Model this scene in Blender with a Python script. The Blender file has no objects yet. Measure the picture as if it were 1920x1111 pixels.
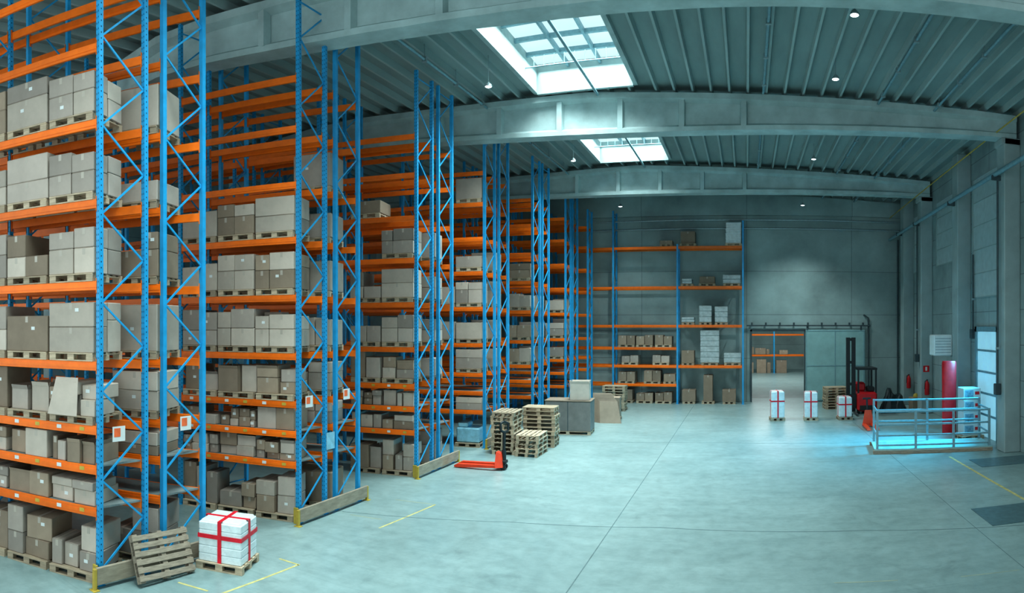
import bpy, math, random
from mathutils import Vector, Matrix
RND = random.Random(11)
S = bpy.context.scene
C = S.collection
PI = math.pi
H = 4.4            # camera height

# ------------------------------------------------------------------ mesh builder
class MB:
    def __init__(s):
        s.v = []; s.f = []; s.m = []; s.s = []
    def add(s, vs, fs, mi=0, M=None, smooth=False):
        o = len(s.v)
        for p in vs:
            p = Vector(p)
            if M is not None: p = M @ p
            s.v.append(tuple(p))
        for f in fs:
            s.f.append([i + o for i in f]); s.m.append(mi); s.s.append(smooth)
        return s
    def hexa(s, p, mi=0, M=None):
        return s.add(p, [(0,3,2,1),(4,5,6,7),(0,1,5,4),(1,2,6,5),(2,3,7,6),(3,0,4,7)], mi, M)
    def box(s, x0, x1, y0, y1, z0, z1, mi=0, M=None):
        return s.hexa([(x0,y0,z0),(x1,y0,z0),(x1,y1,z0),(x0,y1,z0),(x0,y0,z1),(x1,y0,z1),(x1,y1,z1),(x0,y1,z1)], mi, M)
    def cbox(s, x0, x1, y0, y1, z0, z1, c=.01, mi=0, M=None):
        ce = Vector(((x0+x1)/2, (y0+y1)/2, (z0+z1)/2))
        hx, hy, hz = (x1-x0)/2, (y1-y0)/2, (z1-z0)/2
        c = min(c, hx*.8, hy*.8, hz*.8)
        vs = []; idx = {}
        for sx in (-1,1):
            for sy in (-1,1):
                for sz in (-1,1):
                    for k in range(3):
                        p = [sx*(hx-c), sy*(hy-c), sz*(hz-c)]
                        p[k] = (sx*hx, sy*hy, sz*hz)[k]
                        idx[(sx,sy,sz,k)] = len(vs); vs.append(Vector(p))
        fs = []
        for k in range(3):
            a, b = [i for i in range(3) if i != k]
            for sg in (-1,1):
                f = []
                for (u, v) in ((-1,-1),(1,-1),(1,1),(-1,1)):
                    t = [0,0,0]; t[k] = sg; t[a] = u; t[b] = v
                    f.append(idx[(t[0],t[1],t[2],k)])
                fs.append(f)
        for k in range(3):           # edges running along axis k
            a, b = [i for i in range(3) if i != k]
            for u in (-1,1):
                for v in (-1,1):
                    t0=[0,0,0]; t0[a]=u; t0[b]=v; t0[k]=-1
                    t1=list(t0); t1[k]=1
                    fs.append([idx[(*t0,a)], idx[(*t1,a)], idx[(*t1,b)], idx[(*t0,b)]])
        for sx in (-1,1):
            for sy in (-1,1):
                for sz in (-1,1):
                    fs.append([idx[(sx,sy,sz,0)], idx[(sx,sy,sz,1)], idx[(sx,sy,sz,2)]])
        out = []
        for f in fs:
            n = (vs[f[1]]-vs[f[0]]).cross(vs[f[2]]-vs[f[1]])
            cc = sum((vs[i] for i in f), Vector())/len(f)
            out.append(f if n.dot(cc) > 0 else f[::-1])
        return s.add([v+ce for v in vs], out, mi, M)
    def tube(s, p, q, r, n=8, mi=0, r2=None, M=None):
        p = Vector(p); q = Vector(q); d = (q-p).normalized()
        a = d.orthogonal().normalized(); b = d.cross(a)
        r2 = r if r2 is None else r2
        vs = [p + (a*math.cos(2*PI*i/n) + b*math.sin(2*PI*i/n))*r for i in range(n)]
        vs += [q + (a*math.cos(2*PI*i/n) + b*math.sin(2*PI*i/n))*r2 for i in range(n)]
        s.add(vs, [(i,(i+1)%n,n+(i+1)%n,n+i) for i in range(n)], mi, M, True)
        return s.add(vs, [tuple(range(n-1,-1,-1)), tuple(range(n,2*n))], mi, M)
    def path(s, pts, r, n=8, mi=0):
        for i in range(len(pts)-1): s.tube(pts[i], pts[i+1], r, n, mi)
        return s
    def bar(s, p, q, w, t, up=(1,0,0), mi=0):
        p = Vector(p); q = Vector(q); d = (q-p).normalized()
        a = Vector(up); a = (a - d*a.dot(d)).normalized(); b = d.cross(a)
        vs = []
        for e in (p, q):
            for (u, v) in ((-1,-1),(1,-1),(1,1),(-1,1)):
                vs.append(e + a*u*t/2 + b*v*w/2)
        return s.hexa(vs, mi)
    def lathe(s, prof, n=16, mi=0, M=None):
        vs = []
        for (r, z) in prof:
            for i in range(n): vs.append((r*math.cos(2*PI*i/n), r*math.sin(2*PI*i/n), z))
        fs = []
        for k in range(len(prof)-1):
            for i in range(n):
                fs.append((k*n+i, k*n+(i+1)%n, (k+1)*n+(i+1)%n, (k+1)*n+i))
        s.add(vs, fs, mi, M, True)
        s.add(vs[:n], [tuple(range(n-1,-1,-1))], mi, M)
        return s.add(vs[-n:], [tuple(range(n))], mi, M)
    def prism(s, poly, y0, y1, mi=0, axis='y', M=None):
        n = len(poly)
        def P(a, b, t): return (a,t,b) if axis == 'y' else ((t,a,b) if axis == 'x' else (a,b,t))
        vs = [P(a,b,y0) for a,b in poly] + [P(a,b,y1) for a,b in poly]
        fs = [tuple(range(n)), tuple(range(2*n-1,n-1,-1))] + [(i, n+i, n+(i+1)%n, (i+1)%n) for i in range(n)]
        return s.add(vs, fs, mi, M)
    def mesh(s, name, mats):
        me = bpy.data.meshes.new(name)
        me.from_pydata(s.v, [], s.f)
        if not isinstance(mats, (list, tuple)): mats = [mats]
        for m in mats: me.materials.append(m)
        me.polygons.foreach_set('material_index', s.m)
        me.polygons.foreach_set('use_smooth', s.s)
        me.update()
        return me
    def build(s, name, mats, parent=None, loc=(0,0,0), rot=(0,0,0)):
        return link(name, s.mesh(name, mats), parent, loc, rot)

def link(name, me, parent=None, loc=(0,0,0), rot=(0,0,0)):
    o = bpy.data.objects.new(name, me); C.objects.link(o)
    o.parent = parent; o.location = loc; o.rotation_euler = rot
    return o
def tag(o, label, cat, group=None, kind=None):
    o['label'] = label; o['category'] = cat
    if group: o['group'] = group
    if kind: o['kind'] = kind
    return o
def thing(name, label, cat, loc=(0,0,0), rz=0, group=None):
    return tag(link(name, None, None, loc, (0,0,rz)), label, cat, group)
def struct(o):
    o['kind'] = 'structure'; return o

# ------------------------------------------------------------------ materials
def mat(name, col, rough=.6, metal=0., var=.2, scale=4., bump=0., rnd=0., emit=None, est=0., spec=.5, stretch=None):
    m = bpy.data.materials.new(name); m.use_nodes = True
    nt = m.node_tree; N = nt.nodes; L = nt.links
    b = N['Principled BSDF']
    b.inputs['Roughness'].default_value = rough
    b.inputs['Metallic'].default_value = metal
    b.inputs['Specular IOR Level'].default_value = spec
    tc = N.new('ShaderNodeTexCoord')
    src = tc.outputs['Object']
    if stretch:
        mp = N.new('ShaderNodeMapping'); mp.inputs['Scale'].default_value = stretch
        L.new(src, mp.inputs['Vector']); src = mp.outputs['Vector']
    no = N.new('ShaderNodeTexNoise'); no.inputs['Scale'].default_value = scale; no.inputs['Detail'].default_value = 6
    no.inputs['Roughness'].default_value = .6
    L.new(src, no.inputs['Vector'])
    ra = N.new('ShaderNodeValToRGB')
    ra.color_ramp.elements[0].position = .3; ra.color_ramp.elements[1].position = .7
    ra.color_ramp.elements[0].color = tuple(max(0,c*(1-var)) for c in col) + (1,)
    ra.color_ramp.elements[1].color = tuple(min(1,c*(1+var)) for c in col) + (1,)
    L.new(no.outputs['Fac'], ra.inputs['Fac'])
    out = ra.outputs['Color']
    if rnd:
        oi = N.new('ShaderNodeObjectInfo')
        mr = N.new('ShaderNodeMapRange'); mr.inputs['To Min'].default_value = 1-rnd; mr.inputs['To Max'].default_value = 1+rnd
        L.new(oi.outputs['Random'], mr.inputs['Value'])
        hs = N.new('ShaderNodeHueSaturation')
        L.new(mr.outputs['Result'], hs.inputs['Value']); L.new(out, hs.inputs['Color'])
        out = hs.outputs['Color']
    L.new(out, b.inputs['Base Color'])
    if bump:
        bp = N.new('ShaderNodeBump'); bp.inputs['Strength'].default_value = bump; bp.inputs['Distance'].default_value = .03
        L.new(no.outputs['Fac'], bp.inputs['Height']); L.new(bp.outputs['Normal'], b.inputs['Normal'])
    if emit:
        b.inputs['Emission Color'].default_value = (*emit, 1); b.inputs['Emission Strength'].default_value = est
    return m

def panel_mat(name, col, axes, bw, bh, dark=.6, var=.2, scale=.7):
    m = mat(name, col, .8, 0, var, scale, .15)
    nt = m.node_tree; N = nt.nodes; L = nt.links
    b = N['Principled BSDF']; tc = [n for n in N if n.type == 'TEX_COORD'][0]
    ra = [n for n in N if n.type == 'VALTORGB'][0]
    sp = N.new('ShaderNodeSeparateXYZ'); cb = N.new('ShaderNodeCombineXYZ')
    L.new(tc.outputs['Object'], sp.inputs[0])
    L.new(sp.outputs[axes[0]], cb.inputs[0]); L.new(sp.outputs[axes[1]], cb.inputs[1])
    br = N.new('ShaderNodeTexBrick'); br.offset = 0
    br.inputs['Scale'].default_value = 1; br.inputs['Brick Width'].default_value = bw; br.inputs['Row Height'].default_value = bh
    br.inputs['Mortar Size'].default_value = .02; br.inputs['Mortar Smooth'].default_value = .2
    br.inputs['Color1'].default_value = (1,1,1,1); br.inputs['Color2'].default_value = (.9,.93,.93,1)
    br.inputs['Mortar'].default_value = (dark,dark,dark,1)
    L.new(cb.outputs[0], br.inputs['Vector'])
    mx = N.new('ShaderNodeMix'); mx.data_type = 'RGBA'; mx.blend_type = 'MULTIPLY'; mx.inputs[0].default_value = 1
    L.new(ra.outputs['Color'], mx.inputs[6]); L.new(br.outputs['Color'], mx.inputs[7])
    L.new(mx.outputs[2], b.inputs['Base Color'])
    return m

def floor_mat():
    m = bpy.data.materials.new('polished_concrete'); m.use_nodes = True
    nt = m.node_tree; N = nt.nodes; L = nt.links; b = N['Principled BSDF']
    tc = N.new('ShaderNodeTexCoord')
    def noise(sc, de, st=(1,1,1), dist=0):
        mp = N.new('ShaderNodeMapping'); mp.inputs['Scale'].default_value = st
        L.new(tc.outputs['Object'], mp.inputs['Vector'])
        n = N.new('ShaderNodeTexNoise'); n.inputs['Scale'].default_value = sc; n.inputs['Detail'].default_value = de
        n.inputs['Roughness'].default_value = .65; n.inputs['Distortion'].default_value = dist
        L.new(mp.outputs[0], n.inputs['Vector']); return n.outputs['Fac']
    def ramp(src, a, b_, p0=.3, p1=.7):
        r = N.new('ShaderNodeValToRGB'); e = r.color_ramp.elements
        e[0].position = p0; e[1].position = p1; e[0].color = (*a,1); e[1].color = (*b_,1)
        L.new(src, r.inputs['Fac']); return r.outputs['Color']
    def mul(a, b_, f=1):
        x = N.new('ShaderNodeMix'); x.data_type = 'RGBA'; x.blend_type = 'MULTIPLY'; x.inputs[0].default_value = f
        L.new(a, x.inputs[6]); L.new(b_, x.inputs[7]); return x.outputs[2]
    base = ramp(noise(.3, 6, (1,.6,1), .4), FLOOR_A, FLOOR_B)
    fine = ramp(noise(3.5, 10), (.82,.83,.83), (1.0,1.0,1.0), .35, .6)
    streak = ramp(noise(1.0, 5, (.35,1.6,1), .3), (.88,.89,.89), (1,1,1), .35, .6)
    stain = ramp(noise(.9, 8, (1,1,1), 1.2), (.82,.83,.83), (1,1,1), .30, .42)
    scuff = ramp(noise(2.0, 3, (.12,5,1), .8), (.88,.89,.89), (1,1,1), .30, .40)
    c = mul(mul(mul(mul(base, fine), streak), stain), scuff)
    L.new(c, b.inputs['Base Color'])
    rr = N.new('ShaderNodeMapRange'); rr.inputs['To Min'].default_value = .24; rr.inputs['To Max'].default_value = .44
    L.new(noise(.8, 6), rr.inputs['Value']); L.new(rr.outputs[0], b.inputs['Roughness'])
    b.inputs['Specular IOR Level'].default_value = .42
    return m

FLOOR_A = (.235,.335,.335); FLOOR_B = (.34,.455,.45)
M = {}
M['floor'] = floor_mat()
M['joint'] = mat('joint_sealant', (.13,.195,.2), .8)
M['wall'] = panel_mat('concrete_wall_panels', (.32,.415,.41), (0,2), 6.2, 2.55, .6, .3, .35)
M['wallr'] = panel_mat('concrete_side_panels', (.31,.39,.39), (1,2), 4.7, 1.25)
M['conc'] = mat('cast_concrete', (.40,.51,.51), .8, 0, .2, 1.2, .12)
M['concd'] = mat('column_concrete', (.33,.41,.41), .8, 0, .12, 1.2, .1)
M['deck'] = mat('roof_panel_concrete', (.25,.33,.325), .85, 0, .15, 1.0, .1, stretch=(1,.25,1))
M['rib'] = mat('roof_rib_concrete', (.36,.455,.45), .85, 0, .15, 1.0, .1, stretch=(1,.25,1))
M['white'] = mat('white_paint', (.72,.78,.78), .6, 0, .06)
M['glow'] = mat('glowing_skylight_glazing', (.22,.27,.27), .4, 0, .05, emit=(.72,.97,1), est=.60)  # emission stands in for daylight coming through the panes
M['orange'] = mat('orange_beam_paint', (.95,.18,.005), .42, 0, .12, 5, rnd=.15)
M['blue'] = mat('blue_upright_paint', (.022,.33,.63), .4, 0, .12, 6, rnd=.06)
M['slot'] = mat('upright_slots', (.008,.06,.13), .8)
M['galv'] = mat('galvanised_steel', (.34,.43,.45), .42, .45, .15, 8)
M['rail'] = mat('teal_grey_railing_paint', (.22,.37,.42), .45, .2, .15, 8)
M['dgrey'] = mat('dark_grey_steel', (.07,.10,.11), .5, .3)
M['black'] = mat('black_plastic', (.015,.02,.022), .5)
M['card'] = mat('cardboard', (.385,.33,.285), .8, 0, .10, 2.5, .1, rnd=.28)
M['cardl'] = mat('beige_cardboard', (.49,.42,.355), .8, 0, .10, 2.5, .1, rnd=.2)
M['cardd'] = mat('brown_cardboard', (.30,.23,.17), .8, 0, .12, 2.5, .1, rnd=.22)
M['tape'] = mat('packing_tape', (.45,.395,.335), .3, 0, .06)
M['paper'] = mat('label_paper', (.70,.73,.72), .6, 0, .05)
M['wood'] = mat('pallet_wood', (.46,.365,.26), .8, 0, .28, 5, .2, rnd=.22, stretch=(1,6,6))
M['woodg'] = mat('weathered_wood', (.31,.255,.195), .85, 0, .3, 5, .2, stretch=(1,6,6))
M['board'] = mat('guard_board_wood', (.34,.28,.21), .75, 0, .25, 3, .1, stretch=(5,1,5))
M['yellow'] = mat('yellow_paint', (.50,.36,.06), .5, 0, .25)
M['yline'] = mat('worn_yellow_line', (.55,.49,.20), .6, 0, .3, 6)
M['ydash'] = mat('faded_yellow_line', (.36,.40,.29), .6, 0, .2, 6)
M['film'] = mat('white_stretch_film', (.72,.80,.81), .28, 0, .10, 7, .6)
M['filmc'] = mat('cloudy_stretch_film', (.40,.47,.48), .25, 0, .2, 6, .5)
M['greyw'] = mat('grey_carton', (.20,.19,.175), .6, 0, .15, 3, .12)
M['red'] = mat('red_tape', (.68,.01,.03), .4, 0, .15, 9)
M['redp'] = mat('red_paint', (.62,.014,.02), .4, 0, .15, 5)
M['jack'] = mat('orange_red_paint', (.80,.06,.015), .4, 0, .12, 6)
M['plate'] = mat('blue_grey_steel_plate', (.10,.175,.195), .35, .2, .2, 6)
M['shelf'] = mat('shelf_panel', (.20,.24,.24), .7, 0, .2, 3)
M['bluew'] = mat('pale_blue_wrap', (.25,.5,.62), .35, 0, .2, 6, .3)
M['lamp'] = mat('lamp_glow', (.9,.95,1), .4, 0, .02, emit=(.88,1,1), est=4)
M['door'] = mat('sliding_door_panel', (.30,.50,.50), .6, 0, .12, 1.5)
M['doorglow'] = mat('glowing_door_panel', (.35,.58,.66), .4, 0, .1, 2, emit=(.40,.82,1), est=.30)  # daylight through the door is put in as emission
M['pane'] = mat('frosted_wall_glazing', (.44,.53,.535), .4, 0, .1, 3)
M['cable'] = mat('yellow_cable', (.5,.36,.08), .6)
M['bag'] = mat('black_sheet', (.02,.03,.033), .35, 0, .3, 4, .6)
M['orangesign'] = mat('orange_print', (.85,.16,.05), .5)
M['pack'] = mat('printed_carton_white', (.52,.60,.61), .5, 0, .06)
M['print'] = mat('blue_grey_print', (.16,.30,.38), .5, 0, .5, 9)

# ------------------------------------------------------------------ setting
BW = 37.5; RW = 9.35; LW = -34.0; RIDGE = -5.4
X0, X1 = .31, 3.38            # door opening
fl = MB()
fl.box(LW, RW+.3, -6, BW+.3, -.2, 0); fl.box(-6, 10, BW+.3, 66, -.2, 0)
struct(fl.build('floor', M['floor']))
j = MB()
j.box(-2.955,-2.935, 2, BW, 0, .003); j.box(4.9,4.912, 2, BW, 0, .003)
def jl(pts, w):
    for p, q in zip(pts, pts[1:]): j.bar((*p, .0015), (*q, .0015), w, .003, (0,0,1))
jl([(-9, 12.3), (-5.2, 13.45), (-1.9, 13.9), (2.5, 13.6), (5.94, 12.9), (9.3, 11.9)], .028)
jl([(-9, 23.3), (-2, 24.3), (RW, 23.6)], .02)
struct(j.build('trim_1', M['joint']))
wb = MB()
wb.box(LW, X0, BW, BW+.3, 0, 13.2); wb.box(X1, RW+.3, BW, BW+.3, 0, 13.2); wb.box(X0, X1, BW, BW+.3, 4.12, 13.2)
struct(wb.build('wall_back', M['wall']))
struct(MB().box(RW, RW+.3, -6, BW, 0, 13.2).build('wall_right', M['wallr']))
struct(MB().box(LW-.3, LW, -6, BW, 0, 13.2).build('wall_left', M['wall']))
struct(MB().box(-6.3, -6, BW+.3, 66, 0, 8).build('wall_hall_left', M['wallr']))
struct(MB().box(10, 10.3, BW+.3, 66, 0, 8).build('wall_hall_right', M['wallr']))
struct(MB().box(-6.3, 10.3, 66, 66.3, 0, 8).build('wall_hall_back', M['wall']))
struct(MB().box(-6.3, 10.3, BW+.3, 66.3, 8, 8.2).build('ceiling_hall', M['deck']))

def zs(x):
    if x < -19.6: x = -39.2 - x
    return 12.70 - .045*abs(x-RIDGE)
SKX = (-7.1, -3.75)
SKY = [(2.6, 9.6), (15.4, 20.9), (24.6, 30.5)]  # the first lies unseen above the camera, added for fill light
EG = .07
ce = MB()
def slab(xa, xb, ya, yb):
    a, b = zs(xa), zs(xb)
    ce.hexa([(xa,ya,a),(xb,ya,b),(xb,yb,b),(xa,yb,a),(xa,ya,a+.15),(xb,ya,b+.15),(xb,yb,b+.15),(xa,yb,a+.15)], 0)
def rib(x, ya, yb, d=.20):
    z = zs(x)
    ce.prism([(x-.065,z+.02),(x-.035,z-d),(x+.035,z-d),(x+.065,z+.02)], ya, yb, 1)
RS = .62
xs = []
x = SKX[1] + EG
while x < RW: xs.append(x); x += RS
xs.append(RW)
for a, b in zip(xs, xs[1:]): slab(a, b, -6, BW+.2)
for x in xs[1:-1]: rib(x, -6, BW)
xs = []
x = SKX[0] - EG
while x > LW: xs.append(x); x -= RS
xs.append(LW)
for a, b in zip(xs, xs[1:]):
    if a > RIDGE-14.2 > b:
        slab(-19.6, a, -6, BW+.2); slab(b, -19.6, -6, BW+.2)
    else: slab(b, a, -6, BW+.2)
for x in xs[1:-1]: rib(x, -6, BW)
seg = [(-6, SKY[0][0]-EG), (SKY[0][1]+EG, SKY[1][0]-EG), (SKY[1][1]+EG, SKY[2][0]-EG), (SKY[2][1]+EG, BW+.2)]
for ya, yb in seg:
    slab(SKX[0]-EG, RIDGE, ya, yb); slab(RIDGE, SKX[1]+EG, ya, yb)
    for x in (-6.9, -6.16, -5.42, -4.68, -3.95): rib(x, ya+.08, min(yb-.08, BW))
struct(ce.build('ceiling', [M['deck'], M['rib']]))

for i, (ya, yb) in enumerate(SKY):
    xa, xb = SKX
    p = struct(MB().box(xa-.12, xb+.12, ya-.12, yb+.12, 13.42, 13.47).build('window_%d' % (i+1), M['glow']))
    w = MB()
    w.box(xa-.14, xa, ya-.14, yb+.14, 12.45, 13.42); w.box(xb, xb+.14, ya-.14, yb+.14, 12.45, 13.42)
    w.box(xa, xb, ya-.14, ya, 12.40, 13.42); w.box(xa, xb, yb, yb+.14, 12.40, 13.42)
    w.build('skylight_curb', M['conc'], p)
    f = MB()
    for k in range(1, 5):
        y = ya + (yb-ya)*k/5; f.box(xa, xb, y-.05, y+.05, 13.25, 13.38)
    for q in (1, 2): f.box(xa+(xb-xa)*q/3-.04, xa+(xb-xa)*q/3+.04, ya, yb, 13.22, 13.38)
    f.build('glazing_bar', M['rail'], p)
    f = MB()
    for k in range(9):
        x = xa + .3 + k*(xb-xa-.6)/8
        f.tube((x, yb-1.2, 12.85), (x, yb-1.2, 13.2), .016, 6)
    f.tube((xa, yb-1.2, 12.85), (xb, yb-1.2, 12.85), .022, 6)
    f.build('safety_grille', M['rail'], p)

# beams, slightly bowed in plan
BY = [12.95, 21.8, 31.8]; BKR = [.008, .0085, .002]; BKL = [.020, .016, .006]
CY = [12.0, 20.85, 31.6]
def zt(x): return 12.40 - .045*abs(x-RIDGE)
bname = ['nearest', 'middle', 'farthest']
BX_ = [-19.6, -17.5, -15.5, -13.5, -12, -10.5, -9, -7.2, RIDGE, -3.6, -1.8, 0, 1.8, 3.6, 5.4, 7.0, 8.1, 9.2]
for bi, by in enumerate(BY):
    t = thing('roof_beam', '%s of the three tapered concrete roof beams spanning the hall' % bname[bi], 'roof beam', (0, by, 11.0), 0, 'concrete roof beams')
    z = lambda x: zt(x) - 11.0
    def off(x): return -min((BKR if x > -2 else BKL)[bi]*(x+2)**2, 1.0 if x > -2 else 2.4)
    def seg_hexa(b, u, v, w0, w1, z0, z1):
        # section half width w0 at z0(x), w1 at z1(x)
        P = []
        for zf, w in ((z0, w0), (z1, w1)):
            P += [(u, off(u)-w(u), zf(u)), (v, off(v)-w(v), zf(v)), (v, off(v)+w(v), zf(v)), (u, off(u)+w(u), zf(u))]
        b.hexa(P)
    cst = lambda c: (lambda x: c)
    def part(name, x0, x1, secs):
        b = MB()
        for u, v in zip(BX_, BX_[1:]):
            if u >= x0-.01 and v <= x1+.01:
                for (w0, w1, z0, z1) in secs: seg_hexa(b, u, v, w0, w1, z0, z1)
        b.build(name, M['conc'], t)
    part('bottom_flange', -19.6, 9.2, [(cst(.3), cst(.3), cst(0), cst(.15)), (cst(.3), cst(.11), cst(.15), cst(.26))])
    part('web', -19.6, 9.2, [(cst(.1), cst(.1), cst(.2), lambda x: z(x)-.1)])
    part('top_flange', -19.6, 9.2, [(cst(.34), cst(.34), lambda x: z(x)-.16, lambda x: z(x)+.03), (cst(.11), cst(.34), lambda x: z(x)-.25, lambda x: z(x)-.16)])
    wd = lambda x: .1 + .19*min(1, max(0, (abs(x+5.2)-12.2)/2.0))
    part('end_block', 7.0, 9.2, [(wd, wd, cst(.18), lambda x: z(x)-.13)])
    for k in range(6):
        x = -.1 - 2.1*k
        b = MB()
        for sg in (-1, 1):
            y0, y1 = off(x)+sg*.09, off(x)+sg*.3
            zz = z(x) - .1
            b.hexa([(x-.13,y0,.15),(x+.13,y0,.15),(x+.09,y1,.13),(x-.09,y1,.13),(x-.13,y0,zz),(x+.13,y0,zz),(x+.09,y1,zz),(x-.09,y1,zz)])
        b.build('stiffener', M['conc'], t)
end = MB()
for (u, v) in ((-19.6, RIDGE), (RIDGE, RW)):
    end.hexa([(u,BW-.25,10.9),(v,BW-.25,10.9),(v,BW,10.9),(u,BW,10.9),(u,BW-.25,zt(u)),(v,BW-.25,zt(v)),(v,BW,zt(v)),(u,BW,zt(u))])
tag(end.build('roof_beam', M['wall']), 'pitched concrete end beam set against the back wall', 'roof beam')

# right columns
cn = {12.0:'nearest the camera', 16.5:'second from the camera', 20.85:'beside the railing', 25.9:'behind the tall red cover', 31.6:'carrying the farthest roof beam', 35.3:'nearest the back corner'}
for y, nm in cn.items():
    t = thing('concrete_column', 'concrete wall column %s on the right wall' % nm, 'column', (RW, y, 0), 0, 'right wall columns')
    MB().cbox(-.62, 0, -.36, .36, 0, 11.0 if y in CY else 11.7, .03).build('shaft', M['concd'], t)
    if y in CY: MB().cbox(-.72, 0, -.36, .36, 10.75, 10.99, .03).build('bearing_pad', M['concd'], t)
for y, nm in zip(BY, bname):
    tag(MB().cbox(-20.0, -19.4, y-2.75, y-2.05, 0, 11.0, .03).build('concrete_column', M['conc']), 'concrete column deep among the racks under the %s roof beam' % nm, 'column', 'inner columns')

# right wall windows and door
def wall_window(n, ya, yb, za, zb, m, rows):
    p = struct(MB().box(RW-.04, RW-.01, ya, yb, za, zb).build('window_%d' % n, m))
    f = MB()
    for k in range(rows+1):
        zz = za + (zb-za)*k/rows; f.box(RW-.06, RW-.04, ya, yb, zz-.02, zz+.02)
    for y in (ya, yb): f.box(RW-.08, RW-.04, y-.04, y+.04, za, zb)
    f.build('window_frame', M['concd'], p)
wall_window(4, 27.0, 30.4, 7.4, 10.5, M['pane'], 4)
wall_window(5, 21.8, 25.2, 5.6, 10.5, M['pane'], 5)
wall_window(6, 32.4, 34.7, 7.4, 10.5, M['pane'], 4)
d = struct(MB().box(RW-.06, RW-.01, 22.5, 24.6, 0.02, 4.2).build('door_1', M['doorglow']))
f = MB(); f.box(RW-.12, RW-.06, 22.3, 22.5, 0, 4.4); f.box(RW-.12, RW-.06, 24.6, 24.8, 0, 4.4); f.box(RW-.12, RW-.06, 22.3, 24.8, 4.2, 4.4)
for z in (.9, 1.75, 2.6, 3.45): f.box(RW-.1, RW-.06, 22.5, 24.6, z-.04, z+.04)
f.build('door_frame', M['rail'], d)
# sliding door on the back wall
d = struct(MB().cbox(3.45, 7.0, BW-.14, BW-.06, .03, 4.22, .02).build('door_2', M['door']))
f = MB()
for x in (3.5, 5.2, 6.92): f.box(x-.02, x+.02, BW-.16, BW-.13, .05, 4.2)
for z in (.1, 2.1, 4.15): f.box(3.46, 6.98, BW-.155, BW-.13, z-.02, z+.02)
f.build('door_frame', M['rail'], d)
r = MB(); r.box(0, 7.3, BW-.2, BW-.1, 4.42, 4.50)
for k in range(9): x = .3 + k*.82; r.box(x-.05, x+.05, BW-.24, BW-.1, 4.48, 4.64)
r.box(3.5, 3.6, BW-.16, BW-.1, 4.2, 4.45); r.box(6.7, 6.8, BW-.16, BW-.1, 4.2, 4.45)
tag(r.build('door_rail', M['dgrey']), 'dark grey sliding door rail with hangers above the back wall opening', 'rail')
f = MB(); f.box(X0-.1, X0, BW-.08, BW, 0, 4.22); f.box(X1, X1+.06, BW-.05, BW, 0, 4.22); f.box(X0-.1, X1, BW-.08, BW, 4.12, 4.22)
struct(f.build('trim_2', M['dgrey']))

# ------------------------------------------------------------------ racks
PITCH = 3.2; DEP = .95; TOP = 11.9; XE = -9.25
LV = [1.36, 2.05, 2.72, 3.8, 5.12, 6.42, 7.66, 8.92, 10.05]
LV0 = [1.30, 2.02, 2.70, 3.80, 5.18, 6.58, 7.95, 9.25, 10.5]      # the nearest row is set a little differently
def levels_of(row): return LV0 if row == 0 else LV
ORD = ['nearest', 'second', 'third', 'fourth', 'fifth', 'sixth']
SKEW = [math.radians(a) for a in (24, 16, 11, 8, 5, 3)]   # the rows stand slightly fanned to the aisle
def post_mesh(top, slots):
    p = MB()
    w, dd, t = .05, .042, .012
    p.prism([(-w,-dd),(w,-dd),(w,dd),(w-.03,dd),(w-.03,dd-t),(w-t,dd-t),(w-t,-dd+t),(-w+t,-dd+t),(-w+t,dd-t),(-w+.03,dd-t),(-w+.03,dd),(-w,dd)], 0, top, 0, 'z')
    p.box(-.08, .08, -.07, .07, 0, .012)
    if slots:
        z = .15
        while z < top-.05:
            for x in (-.025, .025):
                p.box(x-.007, x+.007, -dd-.0015, -dd, z, z+.03, 1)
            p.box(w, w+.0015, -.01, .01, z+.04, z+.065, 1)
            z += .1
    return p.mesh('post', [M['blue'], M['slot']])
def brace_mesh(top, depth):
    b = MB(); z = .25; k = 0; st = .76
    b.bar((0,.04,z),(0,depth-.04,z), .03, .025)
    while z + st < top - .1:
        a, c = (.04, depth-.04) if k % 2 == 0 else (depth-.04, .04)
        b.bar((0,a,z),(0,c,z+st), .033, .025)
        z += st; k += 1
    b.bar((0,.04,z+.05),(0,depth-.04,z+.05), .03, .025)
    return b.mesh('frame_bracing', M['blue'])
def beam_mesh(length):
    b = MB()
    h = length/2 - .05
    b.cbox(-h, h, -.025, .025, -.155, 0, .006)
    b.box(-h, h, -.032, -.025, -.105, -.05)
    for s in (-1, 1): b.box(s*h-.008 if s > 0 else s*h-.004, s*h+.004 if s > 0 else s*h+.008, -.035, .045, -.21, .05)
    return b.mesh('beam', M['orange'])
ME = dict(post=post_mesh(TOP, True), postp=post_mesh(TOP, False), brace=brace_mesh(TOP, DEP), beam=beam_mesh(PITCH))
ME['sticker'] = MB().box(-.05, .05, -.036, -.0325, -.1, -.035).mesh('sticker', M['yellow'])
ME['stickw'] = MB().box(-.05, .05, -.036, -.0325, -.1, -.035).mesh('sticker', M['paper'])
ME['shelf'] = {}
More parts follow.
